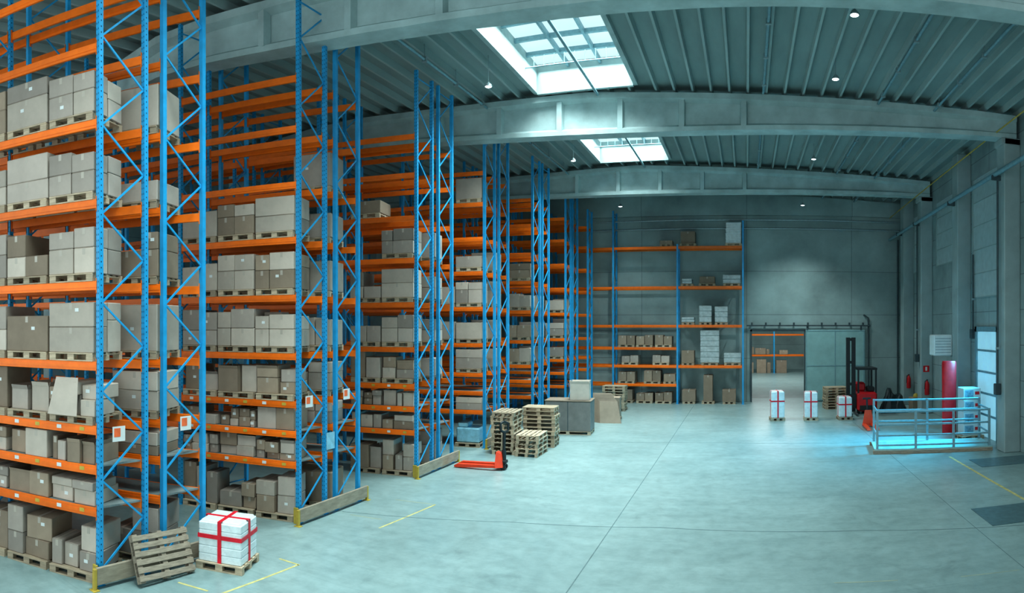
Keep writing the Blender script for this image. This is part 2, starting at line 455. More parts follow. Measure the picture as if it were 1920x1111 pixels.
def rack(x, y, bays, label, group, levels, near, pitch=PITCH, top=None, beamme=None, shelves=(0,1), skip=(), skew=0):
    t = thing('pallet_rack', label, 'pallet rack', (x, y, 0), skew, group)
    tops = top if isinstance(top, (list,tuple)) else [top]*(bays+1)
    ox, oy = DEP*math.sin(skew), DEP*math.cos(skew)
    for i in range(bays+1):
        T = tops[i]
        br = link('frame_bracing', ME['brace'] if T is None else brace_mesh(T, DEP), t, (-i*pitch, 0, 0), (0,0,-skew))
        pm = (ME['post'] if near else ME['postp']) if T is None else post_mesh(T, False)
        for yy in (0, DEP):
            link('post', pm, br, (0, yy, 0))
    for i in range(bays):
        for k, z in enumerate(levels):
            if (i, k) in skip: continue
            for back in (0, 1):
                b = link('beam', beamme or ME['beam'], t, (-(i+.5)*pitch + back*ox, back*oy, z), (0,0,PI*back))
                if near and not back and i == 0 and k < 3:
                    for q in range(6): link('sticker', ME['sticker'] if q % 2 else ME['stickw'], b, (-pitch/2+.35+q*(pitch-.7)/5, 0, 0))
            if k in shelves and i < 2:
                key = (round(skew,3), pitch)
                if key not in ME['shelf']:
                    h = pitch/2 - .07
                    p4 = [(-h,.03),(h,.03),(h+ox,oy-.03),(-h+ox,oy-.03)]
                    ME['shelf'][key] = MB().hexa([(*p,-.03) for p in p4]+[(*p,-.001) for p in p4]).mesh('shelf', M['shelf'])
                link('shelf', ME['shelf'][key], t, (-(i+.5)*pitch, 0, z))
    return t
ROWY = [5.8, 10.98, 16.3, 21.3, 26.6, 31.8]
FB = [2, 5, 4, 4, 3, 3]; RB = [3, 4, 3, 3, 3, 3]
for i, y in enumerate(ROWY):
    rack(XE, y, FB[i], 'blue and orange pallet rack, front rack of the %s back-to-back row' % ORD[i], 'pallet racks along the aisle', levels_of(i), i < 3, skew=SKEW[i])
    rack(XE, y+DEP+.42, RB[i], 'blue and orange pallet rack, rear rack of the %s back-to-back row' % ORD[i], 'pallet racks along the aisle', levels_of(i), False, skew=SKEW[i])
rack(-8.85, 34.9, 1, 'last single pallet rack before the back wall rack', 'pallet racks along the aisle', LV, False, top=11.0)
# guard boards
for i, y in enumerate(ROWY[:4]):
    t = thing('rack_guard', 'wooden kick board with yellow ends across the foot of the %s rack row' % ORD[i], 'rack guard', (XE+.16, y-.2, 0), 0, 'rack end guards')
    MB().cbox(-.03, .03, .03, 2.72, .08, .37, .008).build('board', M['board'], t)
    for yy in (0, 2.7):
        b = MB(); b.cbox(-.035, .035, yy-.03, yy+.03, 0, .36, .008); b.box(-.08, .08, yy-.06, yy+.06, 0, .012)
        b.build('end_post', M['yellow'], t)
    if i < 3:
        tag(MB().cbox(-.06, .06, -.02, .02, 0, .36, .006).build('post_protector', M['yellow'], None, (XE, y-.09, 0)), 'yellow post protector at the front foot of the %s rack row' % ORD[i], 'post protector', 'post protectors')

# ------------------------------------------------------------------ pallets and cartons
def pallet_mb(w=1.2, d=.8, mi=0):
    p = MB()
    for k in range(5):
        y = -d/2 + .06 + k*(d-.12)/4; hw = .07 if k % 2 == 0 else .05
        p.box(-w/2, w/2, y-hw, y+hw, .122, .144, mi)
    for x in (-w/2+.07, 0, w/2-.07): p.box(x-.07, x+.07, -d/2, d/2, .1, .122, mi)
    for x in (-w/2+.07, 0, w/2-.07):
        for y in (-d/2+.05, 0, d/2-.05): p.box(x-.07, x+.07, y-.05, y+.05, .022, .1, mi)
    for y in (-d/2+.05, 0, d/2-.05): p.box(-w/2, w/2, y-.05, y+.05, 0, .022, mi)
    return p
ME['pallet'] = pallet_mb(.94, .96).mesh('wooden_pallet', M['wood'])
ME['pallet8'] = pallet_mb(1.2, .8).mesh('wooden_pallet', M['wood'])
ME['pallets'] = pallet_mb(.72, .8).mesh('wooden_pallet', M['wood'])
def pallet(x, y, z, label, group=None, rz=0, me='pallet'):
    return tag(link('wooden_pallet', ME[me], None, (x,y,z), (0,0,rz)), label, 'pallet', group)
NB = [0]
def carton(x, y, z, w, d, h, label, group=None, rz=0, m='card', sticker=0, name='cardboard_box', seam=True):
    NB[0] += 1
    b = MB()
    b.cbox(-w/2, w/2, -d/2, d/2, 0, h, .012, 0)
    tw = .03
    b.box(-tw, tw, -d/2+.012, d/2-.012, h, h+.002, 1)
    for sg in (-1, 1):
        ya, yb = sorted((sg*d/2, sg*(d/2+.002)))
        b.box(-tw, tw, ya, yb, h-min(.12, h*.4), h-.012, 1)
        if seam: b.box(-w/2+.015, w/2-.015, ya, yb-.0005, h*.995-.006, h-.004, 2)
    o = b.build(name, [M[m], M['tape'], M['cardd']], None, (x,y,z), (0,0,rz))
    tag(o, label, 'box', group)
    if sticker:
        s = MB(); sx = RND.uniform(-.2, .2)*w; sz = h*RND.uniform(.45, .7)
        s.box(sx-.04, sx+.04, -d/2-.003, -d/2-.001, sz-.03, sz+.03)
        s.build('shipping_label', M['paper'], o)
    return o
def open_carton(x, y, z, w, d, h, label, group=None, rz=0, m='card', flap=.5, tilt=0):
    NB[0] += 1
    b = MB(); t = .008
    b.box(-w/2, w/2, -d/2, d/2, 0, t)
    for sg in (-1, 1):
        b.box(min(sg*w/2, sg*(w/2-t)), max(sg*w/2, sg*(w/2-t)), -d/2, d/2, 0, h)
        b.box(-w/2, w/2, min(sg*d/2, sg*(d/2-t)), max(sg*d/2, sg*(d/2-t)), 0, h)
    o = b.build('open_cardboard_box', M[m], None, (x,y,z), (tilt,0,rz)); tag(o, label, 'box', group)
    fl = d*.45*flap*2
    for sg in (-1, 1):
        a = RND.uniform(.1, .5)
        f = MB(); f.bar((0, sg*d/2, h), (0, sg*(d/2+fl*math.sin(a)*.5), h+fl*.5*math.cos(a)), w*.98, .006, (0,1,.3)); f.build('flap', M[m], o)
        f = MB(); a = RND.uniform(.05, .25); f.bar((sg*w/2, 0, h), (sg*(w/2+fl*math.sin(a)*.5), 0, h+fl*.5*math.cos(a)), d*.98, .006, (1,0,.3)); f.build('flap', M[m], o)
    return o
SLOT = ['aisle-end', 'second', 'third']
LEV = ['floor', 'first', 'second', 'third', 'fourth', 'fifth', 'sixth', 'seventh', 'eighth']
HT = [1.0, .54, .52, .80, .95, .92, .88, .92, .76]
TONE = {'card':'taupe', 'cardl':'beige', 'cardd':'brown'}
COLN = {1:[''], 2:['left ','right '], 3:['left ','centre ','right '], 4:['far left ','centre left ','centre right ','far right ']}
SP = 1.02
def slot_pos(row, face, u, v):
    # u metres along the row from its aisle end, v metres back from its front face
    y0 = ROWY[row] + (DEP+.42 if face == 'rear' else 0)
    s = SKEW[row]
    return XE - u*math.cos(s) - v*math.sin(s), y0 - u*math.sin(s) + v*math.cos(s)
def zlev(row, lev): return 0.0 if lev == 0 else levels_of(row)[lev-1]
def load(row, face, lev, slot, nx=None, nz=None, deep=1, ht=None, m=None):
    uc = .09 + SP*(slot+.5)
    z = zlev(row, lev); sk = SKEW[row]
    where = '%s slot, %s level, %s rack of %s row' % (SLOT[slot], LEV[lev], face, ORD[row])
    grp = 'cartons in the %s rack row' % ORD[row]
    if lev in (1, 2): z += .002
    else:
        px, py = slot_pos(row, face, uc, .45)
        pallet(px, py, z+.001, 'wooden pallet under cartons, ' + where, 'pallets in the %s rack row' % ORD[row], sk); z += .146
    ht = (ht or HT[lev]) * RND.uniform(.82, 1.0)
    messy = row < 3 and lev in (0, 1, 2, 3) and face == 'front'
    small = messy and row < 2 and lev in (1, 2)
    if nx is None: nx = RND.choice((2, 3, 4)) if small else (RND.choice((2, 2, 3)) if messy else RND.choice((1, 2, 2)))
    if nz is None: nz = RND.choice((1, 2, 2)) if messy else RND.choice((1, 2, 2))
    W = 1.0; D = .92
    m0 = m or RND.choice(('card','card','cardl','cardd'))
    dd = D/deep
    for q in range(deep):
        hts = [RND.uniform(.75, 1.25) for _ in range(nz)]; sm = sum(hts)
        cols = [RND.uniform(.6, 1.4) for _ in range(nx)]; sc = sum(cols)
        tops = [z]*nx
        for k in range(nz):
            ua = uc + W/2
            for i in range(nx):
                w = W*cols[i]/sc
                u = ua - w/2; ua -= w
                endcol = (q == 0 and slot == 0 and i == nx-1)
                if k > 0 and nx > 1 and not endcol and RND.random() < (.16 if messy else .14): continue
                h = ht*hts[k]/sm
                hh = h*(RND.uniform(.66, 1.1) if messy else (RND.uniform(.72, 1) if k == nz-1 else 1))
                mm = RND.choice(('card','cardl','cardd')) if messy else (m0 if RND.random() < .7 else RND.choice(('card','cardl')))
                tier = '' if nz == 1 else ('lower ' if k == 0 else 'upper ')
                col = COLN[nx][i]
                dp = '' if deep == 1 else ('front ' if q == 0 else 'back ')
                lab = '%s%s carton, %s' % (tier+col+dp, TONE[mm], where)
                push = RND.uniform(0, .12) if messy else 0
                dep = dd*(RND.uniform(.7,.84) if messy else RND.uniform(.9,.97))
                xx, yy = slot_pos(row, face, u, -.02 + push + dd*q + dep/2)
                ww = w-.015-(RND.uniform(0,.05) if messy else 0)
                if messy and (nz == 1 or k == 1) and hh > .2 and ww > .25 and RND.random() < .3:
                    open_carton(xx, yy, tops[i], ww, dep, hh*.75, lab.replace(' carton', ' open carton'), grp, sk+RND.uniform(-.05,.05), mm, .2)
                else:
                    carton(xx, yy, tops[i], ww, dep, hh-.003, lab, grp, sk+RND.uniform(-.07,.07)*(1 if messy else .3), mm, sticker=(row < 2 and RND.random() < .22))
                tops[i] += hh
# row 1
for lev in range(0, 8):
    for s in (0, 1, 2):
        if lev == 3 and s in (1,): continue
        load(0, 'front', lev, s, deep=2 if (s == 0 and lev not in (0,1,2,3)) else 1, nz=2 if lev in (5,6,7) else None)
for lev in (0, 2, 3, 4, 5, 7): load(0, 'rear', lev, 0, nz=RND.choice((1,2)))
load(0, 'rear', 6, 0, nx=1, nz=1, ht=.5)
# row 2
for lev in range(0, 7):
    for s in (0, 1, 2):
        load(1, 'front', lev, s, deep=2 if (s == 0 and lev in (4,5,6)) else 1)
for lev in (0, 2, 3, 4, 5, 6, 7): load(1, 'rear', lev, 0, nz=RND.choice((1,2)))
# row 3
for lev in range(0, 7):
    for s in (0, 1):
        if lev in (6,) and s == 1: continue
        load(2, 'front', lev, s)
load(2, 'front', 7, 1, nx=1, nz=1, ht=.45)
for lev in (0, 3, 4, 5, 6): load(2, 'rear', lev, 0, nx=1, nz=RND.choice((1,2)))
# rows 4-6
for lev in (1, 3, 4, 5, 8): load(3, 'front', lev, 0, nx=RND.choice((1,2)), nz=RND.choice((1,2)))
load(3, 'front', 6, 0, nx=1, nz=1, ht=.5)
for lev in (4, 5): load(3, 'front', lev, 1, nx=1, nz=1)
for lev in (3, 4, 5, 6): load(3, 'rear', lev, 0, nx=1, nz=1)
for lev in (3, 4, 5, 6): load(4, 'front', lev, 0, nx=RND.choice((1,2)), nz=RND.choice((1,2)), ht=.7)
for lev in (3, 4, 5): load(4, 'rear', lev, 0, nx=1, nz=1)
for lev in (3, 4, 5): load(5, 'front', lev, 0, nx=1, nz=RND.choice((1,2)), ht=.7)
for lev in (4, 5): load(5, 'rear', lev, 0, nx=1, nz=1)
# open cartons, third level of the nearest row
zz = zlev(0, 3)
px, py = slot_pos(0, 'front', .09+SP*1.5, .45)
pallet(px, py, zz+.001, 'wooden pallet under two open cartons, third level of nearest row', 'pallets in the nearest rack row', SKEW[0])
px, py = slot_pos(0, 'front', .09+SP*1.5+.25, .38)
open_carton(px, py, zz+.147, .40, .6, .38, 'left open carton with raised flaps, third level of nearest rack row', rz=SKEW[0], flap=.3)
px, py = slot_pos(0, 'front', .09+SP*1.5-.25, .38)
open_carton(px, py, zz+.147, .40, .6, .46, 'right open carton with raised flaps, third level of nearest rack row', m='cardl', rz=SKEW[0], flap=.3)
# flat cardboard sheet leaning on the cartons of the third level
px, py = slot_pos(0, 'front', .72, -.10)
b = MB(); b.hexa([(-.34,0,0),(.30,0,0),(.30,.012,0),(-.34,.012,0),(-.22,.1,.66),(.26,.1,.66),(.26,.112,.66),(-.22,.112,.66)])
tag(b.build('cardboard_sheet', M['cardl'], None, (px, py, zz+.147), (0,0,SKEW[0])), 'flat beige cardboard sheet leaning on cartons, third level of nearest rack row', 'cardboard sheet')
# pale blue bundle at floor of the fourth row
px, py = slot_pos(3, 'front', .65, .45)
pallet(px, py, .001, 'wooden pallet under the pale blue bundle on the floor of fourth row', None, SKEW[3])
b = MB(); b.cbox(-.45, .45, -.4, .4, 0, .55, .05); b.cbox(-.4, -.02, -.36, .36, .55, .72, .04)
tag(b.build('wrapped_bundle', M['bluew'], None, (px, py, .146), (0,0,SKEW[3])), 'pale blue wrapped bundle on a floor pallet in the fourth rack row', 'bundle')
# rack signs
for (row, yy, z, lab) in ((0, .35, 2.55, 'front frame of nearest rack row'), (0, 1.85, 2.6, 'rear frame of nearest rack row'), (1, .3, 2.7, 'front frame of second rack row'), (1, 1.75, 2.75, 'rear frame of second rack row')):
    p = MB().box(0, .006, -.13, .13, -.13, .13).build('rack_sign', M['paper'], None, (XE+.06, ROWY[row]+yy, z))
    tag(p, 'white sign with orange block on the ' + lab, 'sign', 'rack signs')
    MB().box(.006, .009, -.1, .03, -.05, .1).build('orange_block', M['orangesign'], p)
tag(MB().box(0, .006, -.16, .16, -.2, .2).build('rack_sign', M['bluew'], None, (XE+.06, ROWY[1]+1.1, 1.7)), 'pale blue sheet hung on the end of the second rack row', 'sign')

# ------------------------------------------------------------------ back wall rack
BP = 3.73
bm = beam_mesh(BP)
BL = [1.13, 2.2, 3.22, 4.5, 6.7, 8.98]
BRX = -.21; BRY = 36.25
rack(BRX, BRY, 3, 'sparsely filled pallet rack standing along the back wall', None, BL, False, BP, [10.4, 9.1, 11.1, 11.1], bm, shelves=(), skip=((0,0),(0,2)))
def bw_pallet(x, z, label, w=1): return pallet(x, BRY+DEP/2, z+.001, label, 'pallets in the back wall rack', 0, 'pallet' if w > .8 else 'pallets')
def back_box(x, z, w, h, label, m='cardd', n=1, d=.8, onp=True):
    if onp: bw_pallet(x, z, 'pallet under ' + label, w); z += .146
    for k in range(n):
        nm = '' if n == 1 else ('left ', 'right ')[k]
        carton(x - w/2 + w/n*(k+.5), BRY+DEP/2, z, w/n-.03, d, h*RND.uniform(.85,1), nm + label, 'cartons in the back wall rack', 0, m, seam=False)
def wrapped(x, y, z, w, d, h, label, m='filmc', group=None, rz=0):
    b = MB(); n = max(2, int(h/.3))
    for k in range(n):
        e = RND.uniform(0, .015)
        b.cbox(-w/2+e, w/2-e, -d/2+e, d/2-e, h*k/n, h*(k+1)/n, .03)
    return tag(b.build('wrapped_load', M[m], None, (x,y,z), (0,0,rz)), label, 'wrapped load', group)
yb = BRY + DEP/2
back_box(-6.9, 3.22, 1.0, .6, 'brown cartons, third level left bay of back wall rack', n=2)
back_box(-5.85, 3.22, 1.0, .55, 'brown cartons, third level middle of left bay, back rack', n=2)
back_box(-4.75, 3.22, 1.0, .55, 'brown cartons, third level right of left bay, back rack', n=2)
back_box(-6.7, 2.2, 1.0, .4, 'taupe cartons, second level left of left bay, back rack', 'card', n=2)
back_box(-4.9, 2.2, 1.0, .45, 'taupe cartons, second level right of left bay, back rack', 'card', n=2)
back_box(-6.9, 1.13, 1.0, .55, 'brown cartons, first level left of left bay, back rack', n=2)
back_box(-5.4, 1.13, 1.0, .6, 'brown cartons, first level middle of left bay, back rack', n=2)
back_box(-4.4, 1.13, .7, .45, 'brown carton, first level right of left bay, back rack', n=1)
back_box(-7.0, 0, .9, .65, 'brown carton on the floor, left bay of back wall rack', n=1)
back_box(-5.85, 0, 1.0, .45, 'brown cartons on the floor, middle of left bay, back rack', n=2)
back_box(-4.75, 0, 1.0, .5, 'brown cartons on the floor, right of left bay, back rack', n=2)
back_box(-3.35, 2.2, .75, .75, 'brown carton, left on first level of right bay, back rack', n=1)
back_box(-3.3, 0, .8, .75, 'brown carton on the floor, left of right bay, back rack', n=1)
back_box(-2.2, 0, .55, 1.6, 'tall brown carton on the floor, middle of right bay, back rack', n=1)
back_box(-1.0, 0, .8, .75, 'brown carton on the floor, right end of back wall rack', n=1)
back_box(-3.35, 8.98, .85, .75, 'dark brown carton alone on top of the back wall rack', n=1, onp=True)
back_box(-4.6, 8.98, .75, .22, 'flat carton on top of the left bay, back wall rack', n=1)
back_box(-2.25, 6.7, .9, .45, 'brown carton in the middle of fifth level, back wall rack', n=1)
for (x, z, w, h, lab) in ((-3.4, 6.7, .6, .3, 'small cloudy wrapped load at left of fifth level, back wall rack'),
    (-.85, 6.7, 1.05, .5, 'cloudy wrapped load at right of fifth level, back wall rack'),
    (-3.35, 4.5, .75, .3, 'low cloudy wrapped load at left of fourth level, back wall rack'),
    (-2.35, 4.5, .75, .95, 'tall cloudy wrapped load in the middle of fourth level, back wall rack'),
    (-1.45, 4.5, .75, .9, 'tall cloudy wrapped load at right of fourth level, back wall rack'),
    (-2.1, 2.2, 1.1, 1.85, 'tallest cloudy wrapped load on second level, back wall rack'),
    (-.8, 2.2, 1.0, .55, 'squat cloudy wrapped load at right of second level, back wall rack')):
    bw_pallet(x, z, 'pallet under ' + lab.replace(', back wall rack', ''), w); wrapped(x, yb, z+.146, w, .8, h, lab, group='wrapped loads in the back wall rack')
b = MB()
for k in range(14): b.box(-.43+RND.uniform(-.02,.02), .43, -.4, .4, k*.085, k*.085+.075)
bw_pallet(-.75, 8.98, 'pallet under the tall white sheet stack on the back wall rack')
tag(b.build('sheet_stack', M['film'], None, (-.75, yb, 9.127)), 'tall stack of white sheets on top of the back wall rack', 'sheet stack')

# hall beyond the opening
hb = beam_mesh(3.4)
rack(6.0, 60.5, 2, 'orange rack seen through the opening in the next hall', None, [1.75, 3.7], False, 3.4, 4.6, hb, shelves=())
for k, (x, z, w, h) in enumerate(((.2,0,.9,1.0),(1.4,0,.9,1.3),(2.1,0,.35,1.0),(3.3,0,1.0,1.2),(.3,1.76,.8,.7),(1.3,1.76,1.0,.6),(2.0,1.76,.3,.5),(3.5,1.76,.8,.4))):
    carton(x, 61, z, w, .8, h, '%s brown carton %s the rack seen through the opening' % (['leftmost','second','third','rightmost'][k % 4], 'on the floor of' if z == 0 else 'on the shelf of'), 'cartons in the next hall', 0, 'cardd', seam=False)

# ------------------------------------------------------------------ floor standing things
# taped white loads
def taped(x, y, w, d, h, rz, label, plabel, layers=1):
    p = pallet_mb(w+.06, d+.06).build('wooden_pallet', M['wood'], None, (x,y,.001), (0,0,rz)); tag(p, plabel, 'pallet')
    b = MB()
    for k in range(layers):
        e = RND.uniform(0, .008)
        b.cbox(-w/2+e, w/2-e, -d/2+e, d/2-e, (h-.03)*k/layers, (h-.03)*(k+1)/layers, .014 if layers > 1 else .03)
    b.cbox(-w/2+.03, w/2-.04, -d/2+.05, d/2-.02, h-.05, h, .02)
    o = b.build('taped_load', M['film'], None, (x,y,.146), (0,0,rz)); tag(o, label, 'wrapped load')
    tw = min(.075, w*.1)/2; e = .006
    def loop(axis):
        t = MB()
        if axis == 'z':
            z = h*.62
            t.box(-w/2-e, w/2+e, -d/2-e, -d/2, z-tw, z+tw); t.box(-w/2-e, w/2+e, d/2, d/2+e, z-tw, z+tw)
            t.box(-w/2-e, -w/2, -d/2, d/2, z-tw, z+tw); t.box(w/2, w/2+e, -d/2, d/2, z-tw, z+tw)
        elif axis == 'x':
            t.box(-tw, tw, -d/2-e*1.2, -d/2, 0, h+e); t.box(-tw, tw, d/2, d/2+e*1.2, 0, h+e); t.box(-tw, tw, -d/2, d/2, h, h+e)
        else:
            t.box(-w/2-e*1.2, -w/2, -tw, tw, 0, h+e); t.box(w/2, w/2+e*1.2, -tw, tw, 0, h+e); t.box(-w/2, w/2, -tw, tw, h, h+e*1.1)
        t.build('tape_band', M['red'], o)
    loop('z'); loop('x'); loop('y')
    return o
taped(-8.58, 8.16, .86, .74, .74, .38, 'large squat white layered load crossed with red tape beside the nearest rack', 'small wooden pallet under the nearest red-taped white load', 5)
taped(1.43, 30.1, .62, .62, 1.25, .1, 'tall white load with red tape, leftmost of three on the far floor', 'pallet under the leftmost far red-taped load')
taped(3.02, 30.1, .62, .62, 1.2, -.05, 'tall white load with red tape, middle of three on the far floor', 'pallet under the middle far red-taped load')
taped(4.63, 30.1, .62, .62, .95, .05, 'shorter white load with red tape, rightmost of three on the far floor', 'pallet under the rightmost far red-taped load')

# leaning pallet with its boards as parts
tl = .44
rot = Matrix(((0, -math.sin(tl), math.cos(tl)), (1, 0, 0), (0, math.cos(tl), math.sin(tl))))
t = thing('wooden_pallet', 'weathered brown wooden pallet leaning on the end of the nearest rack', 'pallet', (-8.67, 6.86, .07))
t.rotation_euler = rot.to_euler()
t.rotation_euler.rotate_axis('Z', -.05)
for k in range(6):
    y = .07 + k*.132
    MB().cbox(-.6, .6, y-.045, y+.045, -.022, 0, .004).build('deck_board', M['woodg'], t)
for x in (-.53, 0, .53):
    MB().cbox(x-.05, x+.05, 0, .8, -.044, -.022, .004).build('cross_board', M['woodg'], t)
    MB().cbox(x-.05, x+.05, 0, .8, -.144, -.122, .004).build('bottom_board', M['woodg'], t)
    for y in (.06, .4, .74): MB().cbox(x-.05, x+.05, y-.06, y+.06, -.122, -.044, .004).build('block', M['woodg'], t)

# pallet stacks
def stack(x, y, n, rz, desc, group):
    for k in range(n):
        pos = 'bottom' if k == 0 else ('top' if k == n-1 else '%s from the bottom' % ['','second','third','fourth','fifth','sixth','seventh','eighth','ninth','tenth'][k])
        pallet(x+RND.uniform(-.03,.03), y+RND.uniform(-.03,.03), .001+k*.1455, 'wooden pallet, %s in %s' % (pos, desc), group, rz+RND.uniform(-.04,.04), 'pallet8')
stack(-8.25, 21.0, 10, PI/2+.1, 'the left stack by the pallet truck', 'left pallet stack')
stack(-7.5, 22.55, 10, .1, 'the right stack by the pallet truck', 'right pallet stack')
stack(-7.3, 20.95, 5, PI/2+.05, 'the low front stack by the pallet truck', 'low pallet stack')
stack(-6.9, 33.0, 9, 0, 'the far stack before the back rack', 'far pallet stack')
stack(4.75, 34.2, 8, .1, 'the stack beside the reach truck', 'pallet stack by the reach truck')

# big carton with open carton on top
BX = -7.25
tag(pallet_mb(1.9, 1.1).build('wooden_pallet', M['wood'], None, (BX, 25.6, .001), (0,0,.1)), 'wide wooden pallet under the big grey-brown carton in the aisle', 'pallet')
o = MB().cbox(-.95, .95, -.55, .55, 0, 1.2, .02).build('cardboard_box', M['greyw'], None, (BX, 25.6, .146), (0,0,.1))
tag(o, 'big grey-brown carton standing in the aisle under an open carton', 'box')
b = MB(); b.cbox(-.97, .97, -.57, .57, 1.2, 1.25, .01); b.build('lid', M['cardd'], o)
b = MB(); b.box(-.015, .015, -.553, -.55, 0, 1.2); b.build('edge_seam', M['dgrey'], o)
open_carton(BX+.45, 25.6, 1.4, .80, .7, .66, 'open pale carton with raised flaps on top of the big grey-brown carton', rz=.15, flap=.4, m='cardl')
# leaning sheets on a pallet of cartons
pallet(-6.35, 29.5, .001, 'wooden pallet behind the leaning cardboard sheets', None, .1)
carton(-6.35, 29.5, .147, .9, .8, .95, 'brown carton on a pallet behind the leaning cardboard sheets', None, .1, 'cardd')
t = thing('cardboard_sheets', 'leaning row of flat brown cardboard sheets on the aisle floor', 'cardboard sheets', (-6.4, 28.75, 0), .1)
for k in range(6):
    b = MB(); hh = 1.32 - k*.07; y0 = -.06*k; x0 = -.62 + k*.07; x1 = .42 + k*.06
    b.hexa([(x0,y0,0),(x1,y0,0),(x1,y0+.02,0),(x0,y0+.02,0),(x0-.05,y0+.3,hh),(x1-.22,y0+.3,hh),(x1-.22,y0+.32,hh),(x0-.05,y0+.32,hh)])
    b.build('sheet', M['cardd'], t)

# pallet truck
t = thing('pallet_truck', 'orange-red hand pallet truck with black handle beside the pallet stacks', 'pallet truck', (-7.5, 18.3, 0), .06)
for sg in (-1, 1):
    b = MB(); b.prism([(-1.35,.03),(-1.28,.02),(0,.09),(0,.16),(-1.25,.13),(-1.35,.08)], sg*.19-.08, sg*.19+.08); b.build('fork', M['jack'], t)
    MB().tube((-1.2, sg*.19-.04, .05), (-1.2, sg*.19+.04, .05), .045, 12).build('load_wheel', M['black'], t)
b = MB(); b.hexa([(-.02,-.27,.08),(.22,-.2,.1),(.22,.2,.1),(-.02,.27,.08),(-.02,-.12,.55),(.16,-.1,.5),(.16,.1,.5),(-.02,.12,.55)]); b.build('body', M['jack'], t)
b = MB(); b.tube((.2,0,.12),(.2,0,.6),.07,12); b.cbox(.1,.3,-.12,.12,.2,.3,.02); b.build('pump', M['black'], t)
for sg in (-1,1): MB().tube((.2, sg*.06, .09), (.2, sg*.13, .09), .09, 16).build('steer_wheel', M['black'], t)
b = MB(); b.path([(.2,0,.5),(.21,0,1.15)], .05); b.path([(.21,0,1.15),(.14,-.1,1.2),(.12,-.1,1.42),(.2,0,1.48),(.3,.1,1.42),(.3,.1,1.2),(.21,0,1.15)], .04); b.build('handle', M['black'], t)

# railing
t = thing('guard_railing', 'teal-grey tubular guard railing standing on long wooden skids at right', 'railing', (4.5, 21.75, 0), -.12)
Lr = 4.0; dp = 1.5
for (xa, xb, y) in ((0, 1.35, 0), (1.35, 2.7, 0), (2.7, Lr, 0)):
    for z in (.28, .62, 1.0, 1.45):
        MB().tube((xa, y, z), (xb, y, z), .035, 8).build('rail', M['rail'], t)
for x in (0, 1.35, 2.7, Lr): MB().box(x-.04, x+.04, -.04, .04, .16, 1.49).build('post', M['rail'], t)
for x in (0, 2.0, Lr): MB().box(x-.04, x+.04, dp-.04, dp+.04, .16, 1.72).build('post', M['rail'], t)
for z in (.9, 1.3, 1.68):
    MB().tube((0, dp, z), (Lr, dp, z), .035, 8).build('rail', M['rail'], t)
for x in (0, Lr):
    for z in (.62, 1.45): MB().tube((x, 0, z), (x, dp, z), .035, 8).build('rail', M['rail'], t)
MB().box(-.1, Lr+.1, -.1, dp+.1, .12, .16).build('base_deck', M['door'], t)
for k in range(4):
    MB().cbox(-.15+k*1.06, .91+k*1.06, -.15, .0, 0, .12, .006).build('skid', M['woodg'], t)
    MB().cbox(-.15+k*1.06, .91+k*1.06, dp, dp+.15, 0, .12, .006).build('skid', M['woodg'], t)

# tall red cover before the column
b = MB(); n = 20; vs = []; zz = [0, .05, .8, 1.5, 2.2, 2.9, 3.0]
for k, z in enumerate(zz):
    for i in range(n):
        a = 2*PI*i/n; r = 1 + .06*math.sin(4*a+k*.3)
        if k in (0, len(zz)-1): r *= .9
        c, s_ = math.cos(a), math.sin(a)
        vs.append((.29*r*math.copysign(abs(c)**.6, c), .2*r*math.copysign(abs(s_)**.6, s_), z))
b.add(vs, [(k*n+i, k*n+(i+1)%n, (k+1)*n+(i+1)%n, (k+1)*n+i) for k in range(len(zz)-1) for i in range(n)], 0, None, True)
b.add(vs[-n:], [tuple(range(n))])
tag(b.build('red_cover', M['redp'], None, (8.15, 24.9, 0)), 'tall red cover standing in front of the right wall column', 'cover')
# printed white boxes
WORD = ['bottom', 'second', 'third', 'top']
pallet(8.62, 23.9, .001, 'pallet under the pale printed packs by the daylit door', None, .1, 'pallet')
for k in range(4):
    o = MB().cbox(-.36, .36, -.35, .35, 0, .455, .012).build('printed_pack', M['pack'], None, (8.66, 23.9, .147+k*.462), (0,0,RND.uniform(-.04,.04)))
    tag(o, '%s pale printed pack in the stack by the daylit door' % WORD[k], 'pack', 'printed packs')
    MB().box(-.3, .06, -.354, -.351, .08, .38, 0).build('picture_print', M['print'], o)
    MB().box(.12, .3, -.354, -.351, .2, .32, 0).build('red_print', M['redp'], o)
# heater
t = thing('wall_heater', 'white air heater unit fixed high on the right wall beside a column', 'heater', (8.4, 26.75, 3.15))
MB().cbox(-.45, .4, -.35, .35, 0, .9, .04).build('housing', M['white'], t)
b = MB()
for k in range(6): b.box(-.38, .32, -.365, -.35, .12+k*.12, .15+k*.12)
b.build('grille', M['galv'], t)
MB().box(.3, .95, -.3, .3, -.06, 0).build('bracket', M['galv'], t)
